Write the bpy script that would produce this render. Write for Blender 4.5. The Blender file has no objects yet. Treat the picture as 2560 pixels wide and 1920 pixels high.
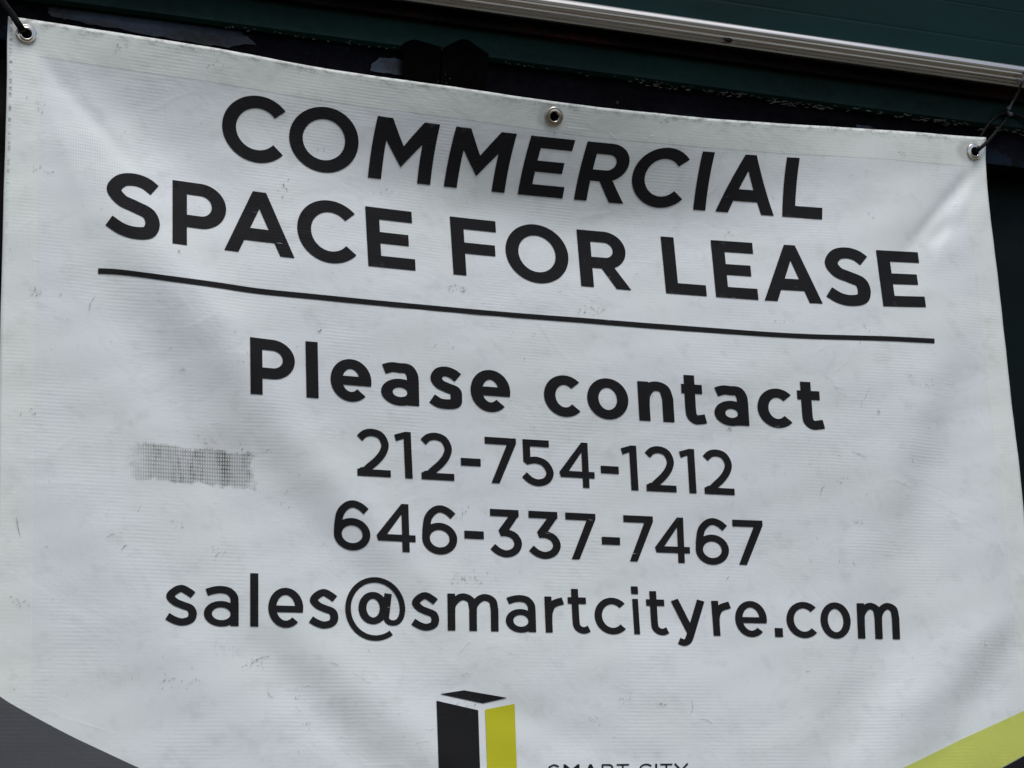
import bpy, math, random
import numpy as np
from mathutils import Vector, Matrix
from mathutils.geometry import delaunay_2d_cdt

scene = bpy.context.scene
COL = scene.collection
random.seed(7)
rng = np.random.default_rng(11)

# ------------------------------------------------------------------ camera
LENS = 77.0
FPX = LENS / 36.0 * 2560.0


def nrm(v):
    return v / np.linalg.norm(v)


# world axes as the camera sees them (right, down, forward)
EX = nrm(np.array([13360.0, 890.0, FPX]))
EZ = np.array([-817.0, -19060.0, FPX])
EZ = nrm(EZ - EX * (EZ @ EX))
EY = np.cross(EZ, EX)
R3 = np.array([EX, EY, EZ])
CAM = np.array([-0.35793394, -2.1305349, -1.02460818])   # metres from the banner's top left corner

cam_data = bpy.data.cameras.new('camera')
cam_data.lens = LENS
cam_data.sensor_width = 36.0
cam_data.sensor_fit = 'HORIZONTAL'
cam_data.clip_start = 0.05
cam_data.clip_end = 500.0
cam = bpy.data.objects.new('camera', cam_data)
COL.objects.link(cam)
right, up, back = R3[:, 0], -R3[:, 1], -R3[:, 2]
m4 = Matrix(((right[0], up[0], back[0], CAM[0]), (right[1], up[1], back[1], CAM[1]),
             (right[2], up[2], back[2], CAM[2]), (0, 0, 0, 1)))
cam.matrix_world = m4
scene.camera = cam

# ------------------------------------------------------------------ light
SUN_EL, SUN_AZ = 58.0, 172.0         # azimuth clockwise from +Y (north)
SUN_STRENGTH, SKY_STRENGTH = 1.5, 0.12
world = bpy.data.worlds.new('World')
scene.world = world
world.use_nodes = True
wn = world.node_tree
bg = wn.nodes['Background']
sky = wn.nodes.new('ShaderNodeTexSky')
sky.sky_type = 'NISHITA'
sky.sun_disc = False
sky.sun_elevation = math.radians(SUN_EL)
sky.sun_rotation = math.radians(SUN_AZ)
sky.air_density = 1.0
sky.dust_density = 2.0
sky.ozone_density = 1.0
# below the horizon: the pale warm pavement of the street
wtc = wn.nodes.new('ShaderNodeTexCoord')
wsep = wn.nodes.new('ShaderNodeSeparateXYZ')
wn.links.new(wtc.outputs['Generated'], wsep.inputs[0])
wmr = wn.nodes.new('ShaderNodeMapRange')
wmr.inputs[1].default_value = -0.03
wmr.inputs[2].default_value = 0.03
wn.links.new(wsep.outputs[2], wmr.inputs[0])
wmix = wn.nodes.new('ShaderNodeMix')
wmix.data_type = 'RGBA'
wmix.inputs[6].default_value = (0.78, 0.66, 0.52, 1)
wn.links.new(wmr.outputs[0], wmix.inputs[0])
wn.links.new(sky.outputs[0], wmix.inputs[7])
wn.links.new(wmix.outputs[2], bg.inputs[0])
bg.inputs[1].default_value = SKY_STRENGTH
sl = bpy.data.lights.new('sun', 'SUN')
sl.energy = SUN_STRENGTH
sl.angle = math.radians(24)
sl.color = (1.0, 0.965, 0.91)
sun = bpy.data.objects.new('sun', sl)
COL.objects.link(sun)
az, el = math.radians(SUN_AZ), math.radians(SUN_EL)
sdir = Vector((math.sin(az) * math.cos(el), math.cos(az) * math.cos(el), math.sin(el)))
sun.rotation_euler = (-sdir).to_track_quat('-Z', 'Y').to_euler()
sun.location = (-1, -4, 5)

scene.view_settings.view_transform = 'Standard'
scene.view_settings.look = 'None'
scene.view_settings.exposure = 0.12
scene.view_settings.gamma = 1.0
scene.view_settings.use_curve_mapping = False

# ------------------------------------------------------------------ helpers


def rays(px, py):
    c = np.stack([(np.asarray(px, float) - 1280) / FPX, (np.asarray(py, float) - 960) / FPX,
                  np.ones_like(np.asarray(px, float))], -1)
    return c @ R3.T


def at_depth(px, py, Y):
    """the point seen at a photograph pixel on the vertical plane y = Y"""
    r = rays(px, py)
    t = (Y - CAM[1]) / r[..., 1]
    return CAM + r * np.asarray(t)[..., None]


def sig(t):
    return 1 / (1 + np.exp(-np.clip(t, -40, 40)))


FOLDS = [  # ends (x, z) in metres, half width, height towards the street
]


def fold(ax, az_, bx, bz, w, h):
    FOLDS.append((ax, az_, bx, bz, w, h))


# folds hanging from the two top corners and sagging towards the middle of the lower half
fold(0.05, -0.05, 0.24, -0.20, 0.050, -0.010)
fold(0.035, -0.045, 0.13, -0.155, 0.010, -0.0022)
fold(0.03, -0.06, 0.075, -0.19, 0.012, 0.0016)
fold(0.10, -0.20, 0.30, -0.42, 0.034, 0.0045)
fold(0.09, -0.27, 0.24, -0.52, 0.034, -0.0056)
fold(0.17, -0.27, 0.33, -0.52, 0.030, 0.0046)
fold(0.24, -0.44, 0.40, -0.64, 0.028, -0.0038)
fold(0.30, -0.44, 0.46, -0.62, 0.026, 0.0045)
fold(0.25, -0.66, 0.44, -0.86, 0.026, -0.0048)
fold(0.31, -0.66, 0.52, -0.84, 0.028, 0.0060)
fold(0.06, -0.52, 0.22, -0.74, 0.040, 0.0040)
fold(0.47, -0.71, 0.72, -0.80, 0.022, -0.0030)
fold(1.20, -0.04, 1.06, -0.21, 0.035, -0.006)
fold(1.19, -0.052, 1.09, -0.155, 0.008, -0.0034)
fold(1.185, -0.075, 1.13, -0.16, 0.007, 0.0014)
fold(1.16, -0.03, 1.00, -0.13, 0.03, -0.003)
fold(1.20, -0.085, 1.10, -0.20, 0.020, 0.002)
fold(1.16, -0.12, 1.115, -0.15, 0.010, -0.0022)
fold(1.14, -0.26, 1.00, -0.50, 0.034, 0.0050)
fold(1.14, -0.32, 0.98, -0.68, 0.040, -0.0085)
fold(1.18, -0.42, 1.10, -0.70, 0.036, 0.0060)
fold(1.18, -0.64, 0.99, -0.84, 0.026, -0.0050)
fold(1.17, -0.60, 1.00, -0.74, 0.026, 0.0045)
fold(1.04, -0.62, 0.84, -0.86, 0.034, -0.0055)
fold(0.62, -0.37, 0.92, -0.33, 0.04, 0.0030)
fold(0.70, -0.50, 0.96, -0.44, 0.05, 0.0030)
fold(0.48, -0.66, 0.80, -0.70, 0.04, 0.0025)


def relief(x, z):
    """how far the cloth stands out from the wall plane towards the street"""
    x = np.asarray(x, float)
    z = np.asarray(z, float)
    S = 0.63 * np.exp(-((x - 0.62) / 0.245) ** 2 / 2) + 0.17 * np.exp(-((x - 0.21) / 0.10) ** 2)
    zb = -0.052 - 0.118 * np.exp(-np.abs((x - 0.60) / 0.36) ** 3.2)
    w = 0.015
    t = (z - zb) / w
    ramp = w * np.logaddexp(0, t)
    # the stiff hem eases the lean towards the top edge
    ramp2 = 0.02 * np.logaddexp(0, (z - (zb + 0.075)) / 0.02)
    d = 0.008 + S * (ramp - 0.25 * ramp2)
    d = d + 0.055 * np.maximum(0, 1 - ((x - 0.61) / 0.61) ** 2) * 0.25 * np.exp(-((z + 0.30) / 0.16) ** 2)
    d = d + 0.018 * np.exp(-((z + 0.95) / 0.28) ** 2) * np.sin(np.clip(x / 1.22, 0, 1) * math.pi)
    for ax, az_, bx, bz, fw, h in FOLDS:
        L = math.hypot(bx - ax, bz - az_)
        ux, uz = (bx - ax) / L, (bz - az_) / L
        s = (x - ax) * ux + (z - az_) * uz
        p = -(x - ax) * uz + (z - az_) * ux
        win = sig((s + 0.0 * L) / (0.10 * L)) * sig((L - s) / (0.14 * L))
        d = d + (h if az_ > -.19 else .80 * h) * np.exp(-(p / fw) ** 2) * win
    d = d + 0.0006 * np.sin(x * 37 + z * 21 + 1.3) * np.sin(z * 29 - x * 13 + .4)
    d = d + 0.0003 * np.sin(x * 81 - z * 63) * np.sin(z * 71 + x * 43 + 2.0)
    return d


def at_cloth(px, py):
    """(x, z) on the banner cloth of a photograph pixel"""
    r = rays(px, py)
    y = np.zeros(r.shape[:-1])
    for _ in range(40):
        t = (y - CAM[1]) / r[..., 1]
        p = CAM + r * t[..., None]
        y = 0.5 * y + 0.5 * (-relief(p[..., 0], p[..., 2]))
    t = (y - CAM[1]) / r[..., 1]
    p = CAM + r * t[..., None]
    return p[..., 0], p[..., 2]


def mesh_obj(name, verts, faces, mat=None, parent=None, smooth=False):
    me = bpy.data.meshes.new(name)
    me.from_pydata([tuple(map(float, v)) for v in verts], [], [tuple(map(int, f)) for f in faces])
    me.validate()
    me.update()
    if smooth:
        me.polygons.foreach_set('use_smooth', [True] * len(me.polygons))
    o = bpy.data.objects.new(name, me)
    COL.objects.link(o)
    if mat:
        me.materials.append(mat)
    if parent:
        o.parent = parent
    return o


def thing(name, label, cat, group=None, loc=(0, 0, 0)):
    o = bpy.data.objects.new(name, None)
    o.empty_display_size = 0.05
    COL.objects.link(o)
    o.location = loc
    o['label'] = label
    o['category'] = cat
    if group:
        o['group'] = group
    return o


class N:
    """small node-tree builder"""

    def __init__(s, name):
        s.m = bpy.data.materials.new(name)
        s.m.use_nodes = True
        s.t = s.m.node_tree
        s.b = s.t.nodes['Principled BSDF']

    def n(s, typ, **kw):
        nd = s.t.nodes.new(typ)
        for k, v in kw.items():
            setattr(nd, k, v)
        return nd

    def l(s, a, b):
        s.t.links.new(a, b)

    def setv(s, inp, v):
        if isinstance(v, (int, float)):
            inp.default_value = v
        elif isinstance(v, tuple):
            inp.default_value = v if len(v) == len(inp.default_value) else (*v, 1.0)
        else:
            s.l(v, inp)

    def math(s, op, a, b=0.0, c=None, clamp=False):
        nd = s.n('ShaderNodeMath', operation=op, use_clamp=clamp)
        s.setv(nd.inputs[0], a)
        s.setv(nd.inputs[1], b)
        if c is not None:
            s.setv(nd.inputs[2], c)
        return nd.outputs[0]

    def noise(s, vec, scale, detail=3.0, rough=0.5, dist=0.0):
        nd = s.n('ShaderNodeTexNoise')
        s.l(vec, nd.inputs['Vector'])
        nd.inputs['Scale'].default_value = scale
        nd.inputs['Detail'].default_value = detail
        nd.inputs['Roughness'].default_value = rough
        nd.inputs['Distortion'].default_value = dist
        return nd.outputs['Fac']

    def map(s, v, a, b, c=0.0, d=1.0, smooth=True):
        nd = s.n('ShaderNodeMapRange')
        if smooth:
            nd.interpolation_type = 'SMOOTHSTEP'
        s.setv(nd.inputs[0], v)
        for i, q in enumerate((a, b, c, d)):
            s.setv(nd.inputs[i + 1], q)
        return nd.outputs[0]

    def mix(s, f, a, b, mode='MIX'):
        nd = s.n('ShaderNodeMix', data_type='RGBA', blend_type=mode)
        s.setv(nd.inputs[0], f)
        s.setv(nd.inputs[6], a)
        s.setv(nd.inputs[7], b)
        return nd.outputs[2]

    def stretch(s, vec, sc):
        nd = s.n('ShaderNodeMapping')
        s.l(vec, nd.inputs[0])
        nd.inputs['Scale'].default_value = sc
        return nd.outputs[0]

    def bump(s, h, strength, dist, prev=None):
        nd = s.n('ShaderNodeBump')
        nd.inputs['Strength'].default_value = strength
        nd.inputs['Distance'].default_value = dist
        s.l(h, nd.inputs['Height'])
        if prev is not None:
            s.l(prev, nd.inputs['Normal'])
        return nd.outputs[0]


# ------------------------------------------------------------------ materials
RIB = 2 * math.pi / 0.0040
EYES = [(float(at_cloth(np.array([px_]), np.array([py_]))[0][0]), -.0195) for px_, py_ in ((65.1, 85.6), (1384.7, 291.0), (2434.7, 380.5))]


def vinyl_weave(k):
    uv = k.n('ShaderNodeUVMap', uv_map='cloth')
    sep = k.n('ShaderNodeSeparateXYZ')
    k.l(uv.outputs[0], sep.inputs[0])
    u, v = sep.outputs[0], sep.outputs[1]
    vec = uv.outputs[0]
    wob = k.noise(k.stretch(vec, (6, 30, 1)), 4.0, 2.0)
    vv = k.math('ADD', v, k.math('MULTIPLY', k.math('SUBTRACT', wob, .5), .0016))
    rib = k.math('SINE', k.math('MULTIPLY', vv, RIB))
    warp = k.math('SINE', k.math('MULTIPLY', k.math('ADD', u, k.math('MULTIPLY', wob, .001)), 2 * math.pi / .0026))
    return u, v, vec, rib, warp


def make_vinyl(name, col, printed=False):
    k = N(name)
    u, v, vec, rib, warp = vinyl_weave(k)
    big = k.noise(vec, 7.0, 3.0)
    mid = k.noise(vec, 38.0, 4.0, .6)
    fine = k.noise(k.stretch(vec, (160, 420, 1)), 1.0, 3.0, .7)
    amp = k.map(k.noise(vec, 9.0, 4.0, .65), .40, .66, .06, .95)
    if not printed:
        base = k.mix(k.map(big, .38, .62), (col[0] * .985, col[1] * 1.0, col[2] * .98), (col[0] * 1.0, col[1] * .995, col[2] * 1.02))
        # double-layer hems are a touch warmer and have a faint soiled seam
        hl = k.map(u, .0335, .0350, 1, 0)
        hr = k.map(u, 1.1865, 1.1880, 0, 1)
        ht = k.map(v, -.0395, -.0385, 0, 1)
        hem = k.math('MAXIMUM', k.math('MAXIMUM', hl, hr), ht)
        base = k.mix(k.math('MULTIPLY', hem, .75), base, (col[0] * 1.03, col[1] * 1.04, col[2] * .975))
        seam = k.math('MULTIPLY', k.math('MULTIPLY', k.map(v, -.0425, -.0398, 0, 1), k.map(v, -.0372, -.0392, 0, 1)),
                      k.map(mid, .35, .65, .1, .9))
        base = k.mix(k.math('MULTIPLY', seam, .12), base, (.22, .21, .19))
        # grime along the top edge and down the left edge
        edge = k.math('MULTIPLY', k.map(v, -.014, -.0005, 0, 1), k.map(k.noise(k.stretch(vec, (70, 130, 1)), 1.0, 5.0, .75), .42, .66, 0, 1))
        base = k.mix(k.math('MULTIPLY', edge, .68), base, (.16, .15, .13))
        ledge = k.math('MULTIPLY', k.math('MULTIPLY', k.map(u, .0062, .0040, 0, 1), k.map(u, .0018, .0028, 0, 1)),
                       k.map(k.noise(k.stretch(vec, (20, 130, 1)), 1.0, 3.0, .6), .45, .58, 0, 1))
        base = k.mix(k.math('MULTIPLY', ledge, k.map(v, -.33, -.05, 0, .75)), base, (.15, .14, .15))
        for gu, gv in EYES:
            e_ = k.map(k.math('ADD', k.math('SQRT', k.math('ADD', k.math('POWER', k.math('SUBTRACT', u, gu), 2.0), k.math('POWER', k.math('SUBTRACT', v, gv), 2.0))),
                              k.math('MULTIPLY', k.math('SUBTRACT', mid, .5), .016)), .010, .020, .34, 0)
            base = k.mix(e_, base, (.17, .16, .13))
        # general soiling
        base = k.mix(k.map(mid, .50, .76, 0, .20), base, (.33, .33, .31))
        # dirt caught in the crossing threads (left of the second line)
        cell = k.math('MULTIPLY', k.map(rib, .1, .9), k.map(warp, .0, .8))

        def blob(cu, cv, ru, rv, rot=0.0):
            c, s_ = math.cos(rot), math.sin(rot)
            du, dv = k.math('SUBTRACT', u, cu), k.math('SUBTRACT', v, cv)
            a = k.math('DIVIDE', k.math('ADD', k.math('MULTIPLY', du, c), k.math('MULTIPLY', dv, s_)), ru)
            b = k.math('DIVIDE', k.math('SUBTRACT', k.math('MULTIPLY', dv, c), k.math('MULTIPLY', du, s_)), rv)
            return k.math('SQRT', k.math('ADD', k.math('MULTIPLY', a, a), k.math('MULTIPLY', b, b)))
        g1 = k.map(k.math('ADD', blob(*GRID_SPOT), k.math('MULTIPLY', k.math('SUBTRACT', mid, .5), 1.6)), .3, 1.05, 1, 0)
        base = k.mix(k.math('MULTIPLY', k.math('MULTIPLY', g1, cell), .38), base, (.20, .20, .20))
        # scraped smear of old glue with the weave showing through
        sq = k.n('ShaderNodeMath', operation='MAXIMUM')
        rag = k.math('MULTIPLY', k.math('SUBTRACT', k.noise(k.stretch(vec, (60, 45, 1)), 1.0, 5.0, .72), .5), .95)
        k.l(k.math('DIVIDE', k.math('ABSOLUTE', k.math('SUBTRACT', u, SMEAR[0])), SMEAR[2]), sq.inputs[0])
        k.l(k.math('DIVIDE', k.math('ABSOLUTE', k.math('ADD', k.math('SUBTRACT', v, SMEAR[1]), k.math('MULTIPLY', k.math('SUBTRACT', u, SMEAR[0]), .04))), SMEAR[3]), sq.inputs[1])
        sm = k.map(k.math('ADD', sq.outputs[0], rag), .78, .98, 1, 0)
        fade = k.map(u, SMEAR[0] - SMEAR[2] * .95, SMEAR[0] - SMEAR[2] * .55, .35, 1)
        thread = k.math('MAXIMUM', k.map(rib, -.2, .8), k.map(warp, -.3, .5))
        dark = k.map(k.noise(k.stretch(vec, (85, 16, 1)), 1.0, 5.0, .7), .46, .72, .50, 1.0)
        base = k.mix(k.math('MULTIPLY', k.math('MULTIPLY', k.math('MULTIPLY', sm, fade), k.map(thread, 0, 1, .28, 1.0)), dark), base, (.088, .080, .068))
        halo = k.map(k.math('ADD', blob(SMEAR[0] + .035, SMEAR[1] + .028, .05, .018), k.math('MULTIPLY', k.math('SUBTRACT', mid, .5), 1.3)), .2, 1.2, .22, 0)
        base = k.mix(halo, base, (.22, .20, .17))
    else:
        base = k.mix(k.map(mid, .55, .85, 0, .22), (*col,), tuple(min(1, c * 1.4 + .006) for c in col))
        speck = k.map(k.noise(k.stretch(vec, (1, 1.6, 1)), 260.0, 3.0, .6), .70, .76, 0, .55)
        base = k.mix(k.math('MULTIPLY', speck, k.map(big, .5, .7)), base, (.30, .30, .30))
    shade = k.math('MULTIPLY', k.math('ADD', k.math('MULTIPLY', rib, .5), k.math('SUBTRACT', fine, .5)), amp)
    # threads and grain in the coating itself
    tone = k.math('ADD', 1.0, k.math('MULTIPLY', shade, .022))
    hsv = k.n('ShaderNodeHueSaturation')
    k.l(tone, hsv.inputs['Value'])
    k.l(base, hsv.inputs['Color'])
    k.l(hsv.outputs[0], k.b.inputs['Base Color'])
    k.b.inputs['Roughness'].default_value = .48 if not printed else .62
    k.b.inputs['Specular IOR Level'].default_value = .35 if not printed else .10
    h = k.math('ADD', k.math('MULTIPLY', k.math('ADD', rib, k.math('MULTIPLY', warp, .12)), k.math('MULTIPLY', amp, .5)), k.math('MULTIPLY', fine, .8))
    b1 = k.bump(h, .13, .0006)
    wr = k.n('ShaderNodeTexNoise')
    k.l(vec, wr.inputs['Vector'])
    wr.inputs['Scale'].default_value = 9.0
    wr.inputs['Detail'].default_value = 5.0
    wr.inputs['Roughness'].default_value = .55
    wr.inputs['Distortion'].default_value = .6
    b2 = k.bump(wr.outputs['Fac'], .34, .006, b1)
    rg = k.math('ABSOLUTE', k.math('SUBTRACT', k.noise(k.stretch(vec, (1, 1.5, 1)), 5.0, 2.5, .5, .6), .5))
    rgm = k.map(k.noise(vec, 8.0, 2.0), .50, .66)
    b2 = k.bump(k.math('MULTIPLY', k.map(rg, 0.0, .028, 1, 0), rgm), .10, .0014, b2)
    if not printed:
        b2 = k.bump(hem, .16, .0010, b2)
    k.l(b2, k.b.inputs['Normal'])
    return k.m


def make_paint(name, col, rough=.4, spec=.5, mott=.5, rust=None, scale=12, bump=.15):
    k = N(name)
    tc = k.n('ShaderNodeTexCoord')
    vec = tc.outputs['Object']
    n1 = k.noise(k.stretch(vec, (.5, 1, 1.4)), scale, 5.0, .6)
    n2 = k.noise(vec, scale * 9, 4.0, .65)
    c = k.mix(k.map(n1, .35, .7), tuple(x * (1 - mott) for x in col), tuple(x * (1 + mott) for x in col))
    if rust:
        c = k.mix(k.map(k.math('ADD', n1, k.math('MULTIPLY', n2, .35)), rust[1], rust[1] + .10), c, rust[0])
    k.l(c, k.b.inputs['Base Color'])
    k.l(k.map(n2, .2, .8, rough * .8, min(1, rough * 1.25)), k.b.inputs['Roughness'])
    k.b.inputs['Specular IOR Level'].default_value = spec
    k.l(k.bump(n2, bump, .001), k.b.inputs['Normal'])
    return k.m


def make_metal(name, col, rough=.3, streak=False):
    k = N(name)
    tc = k.n('ShaderNodeTexCoord')
    vec = tc.outputs['Object']
    if streak:
        n1 = k.noise(k.stretch(vec, (1.2, 60, 160)), 3.0, 4.0, .6)
    else:
        n1 = k.noise(vec, 120, 4.0, .6)
    k.l(k.mix(k.map(n1, .3, .7), tuple(x * .75 for x in col), col), k.b.inputs['Base Color'])
    k.b.inputs['Metallic'].default_value = 1.0
    k.l(k.map(n1, .25, .75, rough * .75, rough * 1.4), k.b.inputs['Roughness'])
    k.l(k.bump(n1, .12, .0005), k.b.inputs['Normal'])
    return k.m


def make_film(name, col, alpha):
    k = N(name)
    tc = k.n('ShaderNodeTexCoord')
    n = k.noise(tc.outputs['Object'], 260, 3.0, .6)
    k.b.inputs['Base Color'].default_value = (*col, 1)
    k.b.inputs['Roughness'].default_value = .7
    k.b.inputs['Specular IOR Level'].default_value = .2
    k.l(k.map(n, .35, .65, alpha * .25, alpha), k.b.inputs['Alpha'])
    return k.m


# cloth coordinates of two stains
_gx, _gz = at_cloth(np.array([235.0]), np.array([400.0]))
_sx, _sz = at_cloth(np.array([492.0]), np.array([1161.0]))
GRID_SPOT = (float(_gx[0]), float(_gz[0]) + .004, .034, .075, math.radians(28))
SMEAR = (float(_sx[0]), float(_sz[0]), .070, .0215)

M_vinyl = make_vinyl('white_vinyl', (.715, .75, .745))
M_ink = make_vinyl('black_ink', (.0115, .0115, .0125), True)
M_grey = make_vinyl('grey_ink', (.085, .087, .093), True)
M_yellow = make_vinyl('yellow_ink', (.50, .49, .022), True)
M_pale_yellow = make_vinyl('lime_ink', (.54, .59, .13), True)
M_grommet = make_metal('nickel', (.62, .60, .54), .22)
M_trim = make_metal('aluminium', (.58, .58, .56), .29, True)
M_green_panel = make_paint('green_enamel', (.0028, .0165, .0160), .45, .07, .3, scale=3, bump=.05)
M_green = make_paint('dark_green_paint', (.0012, .0150, .0115), .55, .10, .3, scale=8)
M_black = make_paint('black_paint', (.0022, .0022, .0040), .8, .04, .5, rust=((.008, .013, .022), .78), scale=9)
M_rust = make_paint('dark_rusty_paint', (.006, .0040, .0040), .75, .12, .5, rust=((.034, .009, .007), .72), scale=10)
M_gate = make_paint('gate_green', (.0010, .0060, .0060), .55, .08, .4, scale=4)
M_post = make_paint('weathered_post', (.018, .015, .012), .8, .2, .5, scale=14)
M_tape = make_paint('black_tape', (.0006, .0006, .0008), .8, .02, .5, scale=30)
M_blue = make_paint('blue_paint', (.016, .029, .045), .6, .3, .7, scale=60)
M_chip = make_paint('pale_primer', (.060, .058, .048), .8, .2, .7, scale=80)
M_tie = make_paint('black_nylon', (.0022, .0022, .0026), .5, .12, .2, scale=40, bump=.03)
M_clear = make_paint('grey_nylon', (.055, .055, .070), .35, .5, .3, scale=60, bump=.05)
M_scuff = make_film('scuff', (.10, .10, .095), .75)
M_crease = make_film('crease', (.82, .84, .88), .55)

# ------------------------------------------------------------------ storefront
XL, XR = -1.6, 3.2


def extrude(name, prof, mat, parent, x0=XL, x1=XR, nseg=48, smooth=False, closed=True):
    """a constant profile [(y, z), ...] run along x"""
    n = len(prof)
    V, Fc = [], []
    for i in range(nseg + 1):
        x = x0 + (x1 - x0) * i / nseg
        V += [(x, y, z) for y, z in prof]
    for i in range(nseg):
        for j in range(n if closed else n - 1):
            a, b = i * n + j, i * n + (j + 1) % n
            Fc.append((a, b, b + n, a + n))
    if closed:
        Fc.append(tuple(range(n - 1, -1, -1)))
        Fc.append(tuple(nseg * n + j for j in range(n)))
    return mesh_obj(name, V, Fc, mat, parent, smooth)


def zat(px, py, Y):
    return float(at_depth(px, py, Y)[2])


fascia = thing('shop_fascia', 'dark green shopfront header with an aluminium trim rail above the white banner', 'shopfront', loc=(0, 0, 0))

Y_TRIM = -0.038        # front of the metal rail
zt = zat(1920, 70, Y_TRIM)
zb_ = zat(1920, 124, Y_TRIM)
H = zt - zb_
# upper panel stands just behind the rail's nose and rises out of view
YP = Y_TRIM + .010
up_prof = [(YP, zt - .006), (YP, zt + .030), (YP + .0004, zt + .0325), (YP, zt + .035), (YP, zt + .078), (YP + .0004, zt + .0795),
           (YP, zt + .081), (YP, zt + .75), (YP + .20, zt + .75), (YP + .20, zt - .006)]
extrude('fascia_panel', up_prof, M_green_panel, fascia)
# aluminium rail: rounded nose, flat face, two grooves at the foot
tp = [(Y_TRIM + .0040, zt + .0006), (Y_TRIM + .0024, zt - .0004), (Y_TRIM + .0013, zt - .0020), (Y_TRIM + .0006, zt - .0036), (Y_TRIM + .0001, zt - .0056), (Y_TRIM, zt - .0068)]
f0 = zt - .006
tp = [(YP + .0005, zt + .0006)] + tp
tp += [(Y_TRIM + .0008, zt - H * .32), (Y_TRIM + .0014, zt - H * .36), (Y_TRIM + .0018, zt - H * .42), (Y_TRIM + .0042, zt - H * .53), (Y_TRIM + .0066, zt - H * .655), (Y_TRIM + .0024, zt - H * .67), (Y_TRIM + .0034, zt - H * .72),
       (Y_TRIM + .0060, zt - H * .735), (Y_TRIM + .0060, zt - H * .765), (Y_TRIM + .0026, zt - H * .78), (Y_TRIM + .0040, zt - H * .86),
       (Y_TRIM + .0070, zt - H * .875), (Y_TRIM + .0070, zt - H * .915), (Y_TRIM + .0036, zt - H * .93), (Y_TRIM + .0046, zb_),
       (Y_TRIM + .0095, zb_), (Y_TRIM + .0095, zt - .0075), (YP + .0005, zt - .0075)]
rail = extrude('trim_rail', tp, M_trim, fascia)
# small dark fixing on the rail's lower flange
sp = at_depth(1824, 99, Y_TRIM - .001)
V, Fc = [], []
for ring, (rr, dy) in enumerate(((.0040, 0), (.0034, -.0012), (.002, -.0016))):
    for i in range(14):
        a = i * 2 * math.pi / 14
        V.append((sp[0] + rr * 1.3 * math.cos(a), Y_TRIM + .001 + dy, sp[2] + rr * .8 * math.sin(a)))
for r in range(2):
    for i in range(14):
        j = (i + 1) % 14
        Fc.append((r * 14 + i, r * 14 + j, (r + 1) * 14 + j, (r + 1) * 14 + i))
Fc.append(tuple(28 + i for i in range(14)))
mesh_obj('screw_head', V, Fc, M_rust, rail, True)

# rusty board behind the rail, beam below it, chipped black lip under that
Y_RUST, Y_BEAM, Y_LIP, Y_GATE = -0.012, -0.002, 0.008, 0.055
z_beam_top = zat(1920, 168, Y_BEAM)
z_beam_bot = zat(1920, 243, Y_BEAM)
extrude('rusty_board', [(Y_RUST, z_beam_top - .004), (Y_RUST, zb_ + .05), (Y_RUST + .1, zb_ + .05), (Y_RUST + .1, z_beam_top - .004)], M_rust, fascia)
extrude('rail_underside', [(Y_TRIM + .010, zb_ + .004), (Y_TRIM + .010, zt - .008), (Y_RUST - .001, zt - .008), (Y_RUST - .001, zb_ + .004)], M_rust, fascia)
bev = .004
extrude('header_beam', [(Y_BEAM, z_beam_bot + bev), (Y_BEAM, z_beam_top - bev), (Y_BEAM - .0, z_beam_top), (Y_BEAM + .08, z_beam_top),
                        (Y_BEAM + .08, z_beam_bot), (Y_BEAM + bev, z_beam_bot)], M_green, fascia)
extrude('black_lip', [(Y_LIP, z_beam_bot - .046), (Y_LIP, z_beam_bot - .0005), (Y_LIP + .06, z_beam_bot - .0005), (Y_LIP + .06, z_beam_bot - .046)], M_black, fascia)


def blobs(name, pts, Y, mat, parent, thick=.001):
    """thin solid pieces traced as polygons, standing on the plane y = Y"""
    V, Fc = [], []
    for poly in pts:
        P = at_depth(np.array([p[0] for p in poly], float), np.array([p[1] for p in poly], float), Y)
        n = len(poly)
        b = len(V)
        V += [(p[0], Y, p[2]) for p in P] + [(p[0], Y - thick, p[2]) for p in P]
        Fc.append(tuple(b + n + i for i in range(n)))
        for i in range(n):
            j = (i + 1) % n
            Fc.append((b + i, b + j, b + n + j, b + n + i))
    return mesh_obj(name, V, Fc, mat, parent)


def ragged(poly, amp, sub=5):
    out = []
    for i in range(len(poly)):
        a, b = poly[i], poly[(i + 1) % len(poly)]
        for k in range(sub):
            t = k / sub
            out.append((a[0] + (b[0] - a[0]) * t + random.uniform(-amp, amp), a[1] + (b[1] - a[1]) * t + random.uniform(-amp, amp)))
    return out


tape1 = blobs('tape_strip', [[(1006, 118), (1012, 112), (1036, 105), (1070, 114), (1104, 124), (1100, 180), (1096, 240), (1010, 236), (1009, 170)]], Y_BEAM - .0005, M_tape, fascia, .0012)
blobs('tape_strip', [[(1108, 126), (1130, 114), (1155, 103), (1172, 106), (1190, 119), (1222, 140), (1218, 190), (1214, 258), (1100, 246), (1104, 180)]], Y_BEAM - .0022, M_tape, fascia, .0012)
blobs('paint_patch', [ragged([(930, 168), (952, 151), (985, 152), (1016, 158), (1016, 196), (970, 190), (926, 184)], 1.4)], Y_LIP - .0004, M_blue, fascia, .0006)
M_navy = make_paint('navy_film', (.0075, .0135, .0240), .6, .25, .9, scale=22)
blobs('paint_patch', [ragged([(120, 28), (200, 22), (330, 34), (420, 52), (470, 62), (600, 84), (640, 118), (560, 128), (430, 106), (300, 84), (180, 62), (125, 50)], 3.0, 6)], Y_LIP - .0004, M_navy, fascia, .0005)
blobs('paint_patch', [ragged([(2141, 311), (2170, 313), (2190, 320), (2196, 330), (2146, 326)], 1.0)], Y_LIP - .0004, M_navy, fascia, .0005)
# pale chips where the beam's paint has flaked along its lower edge
chips = []


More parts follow.
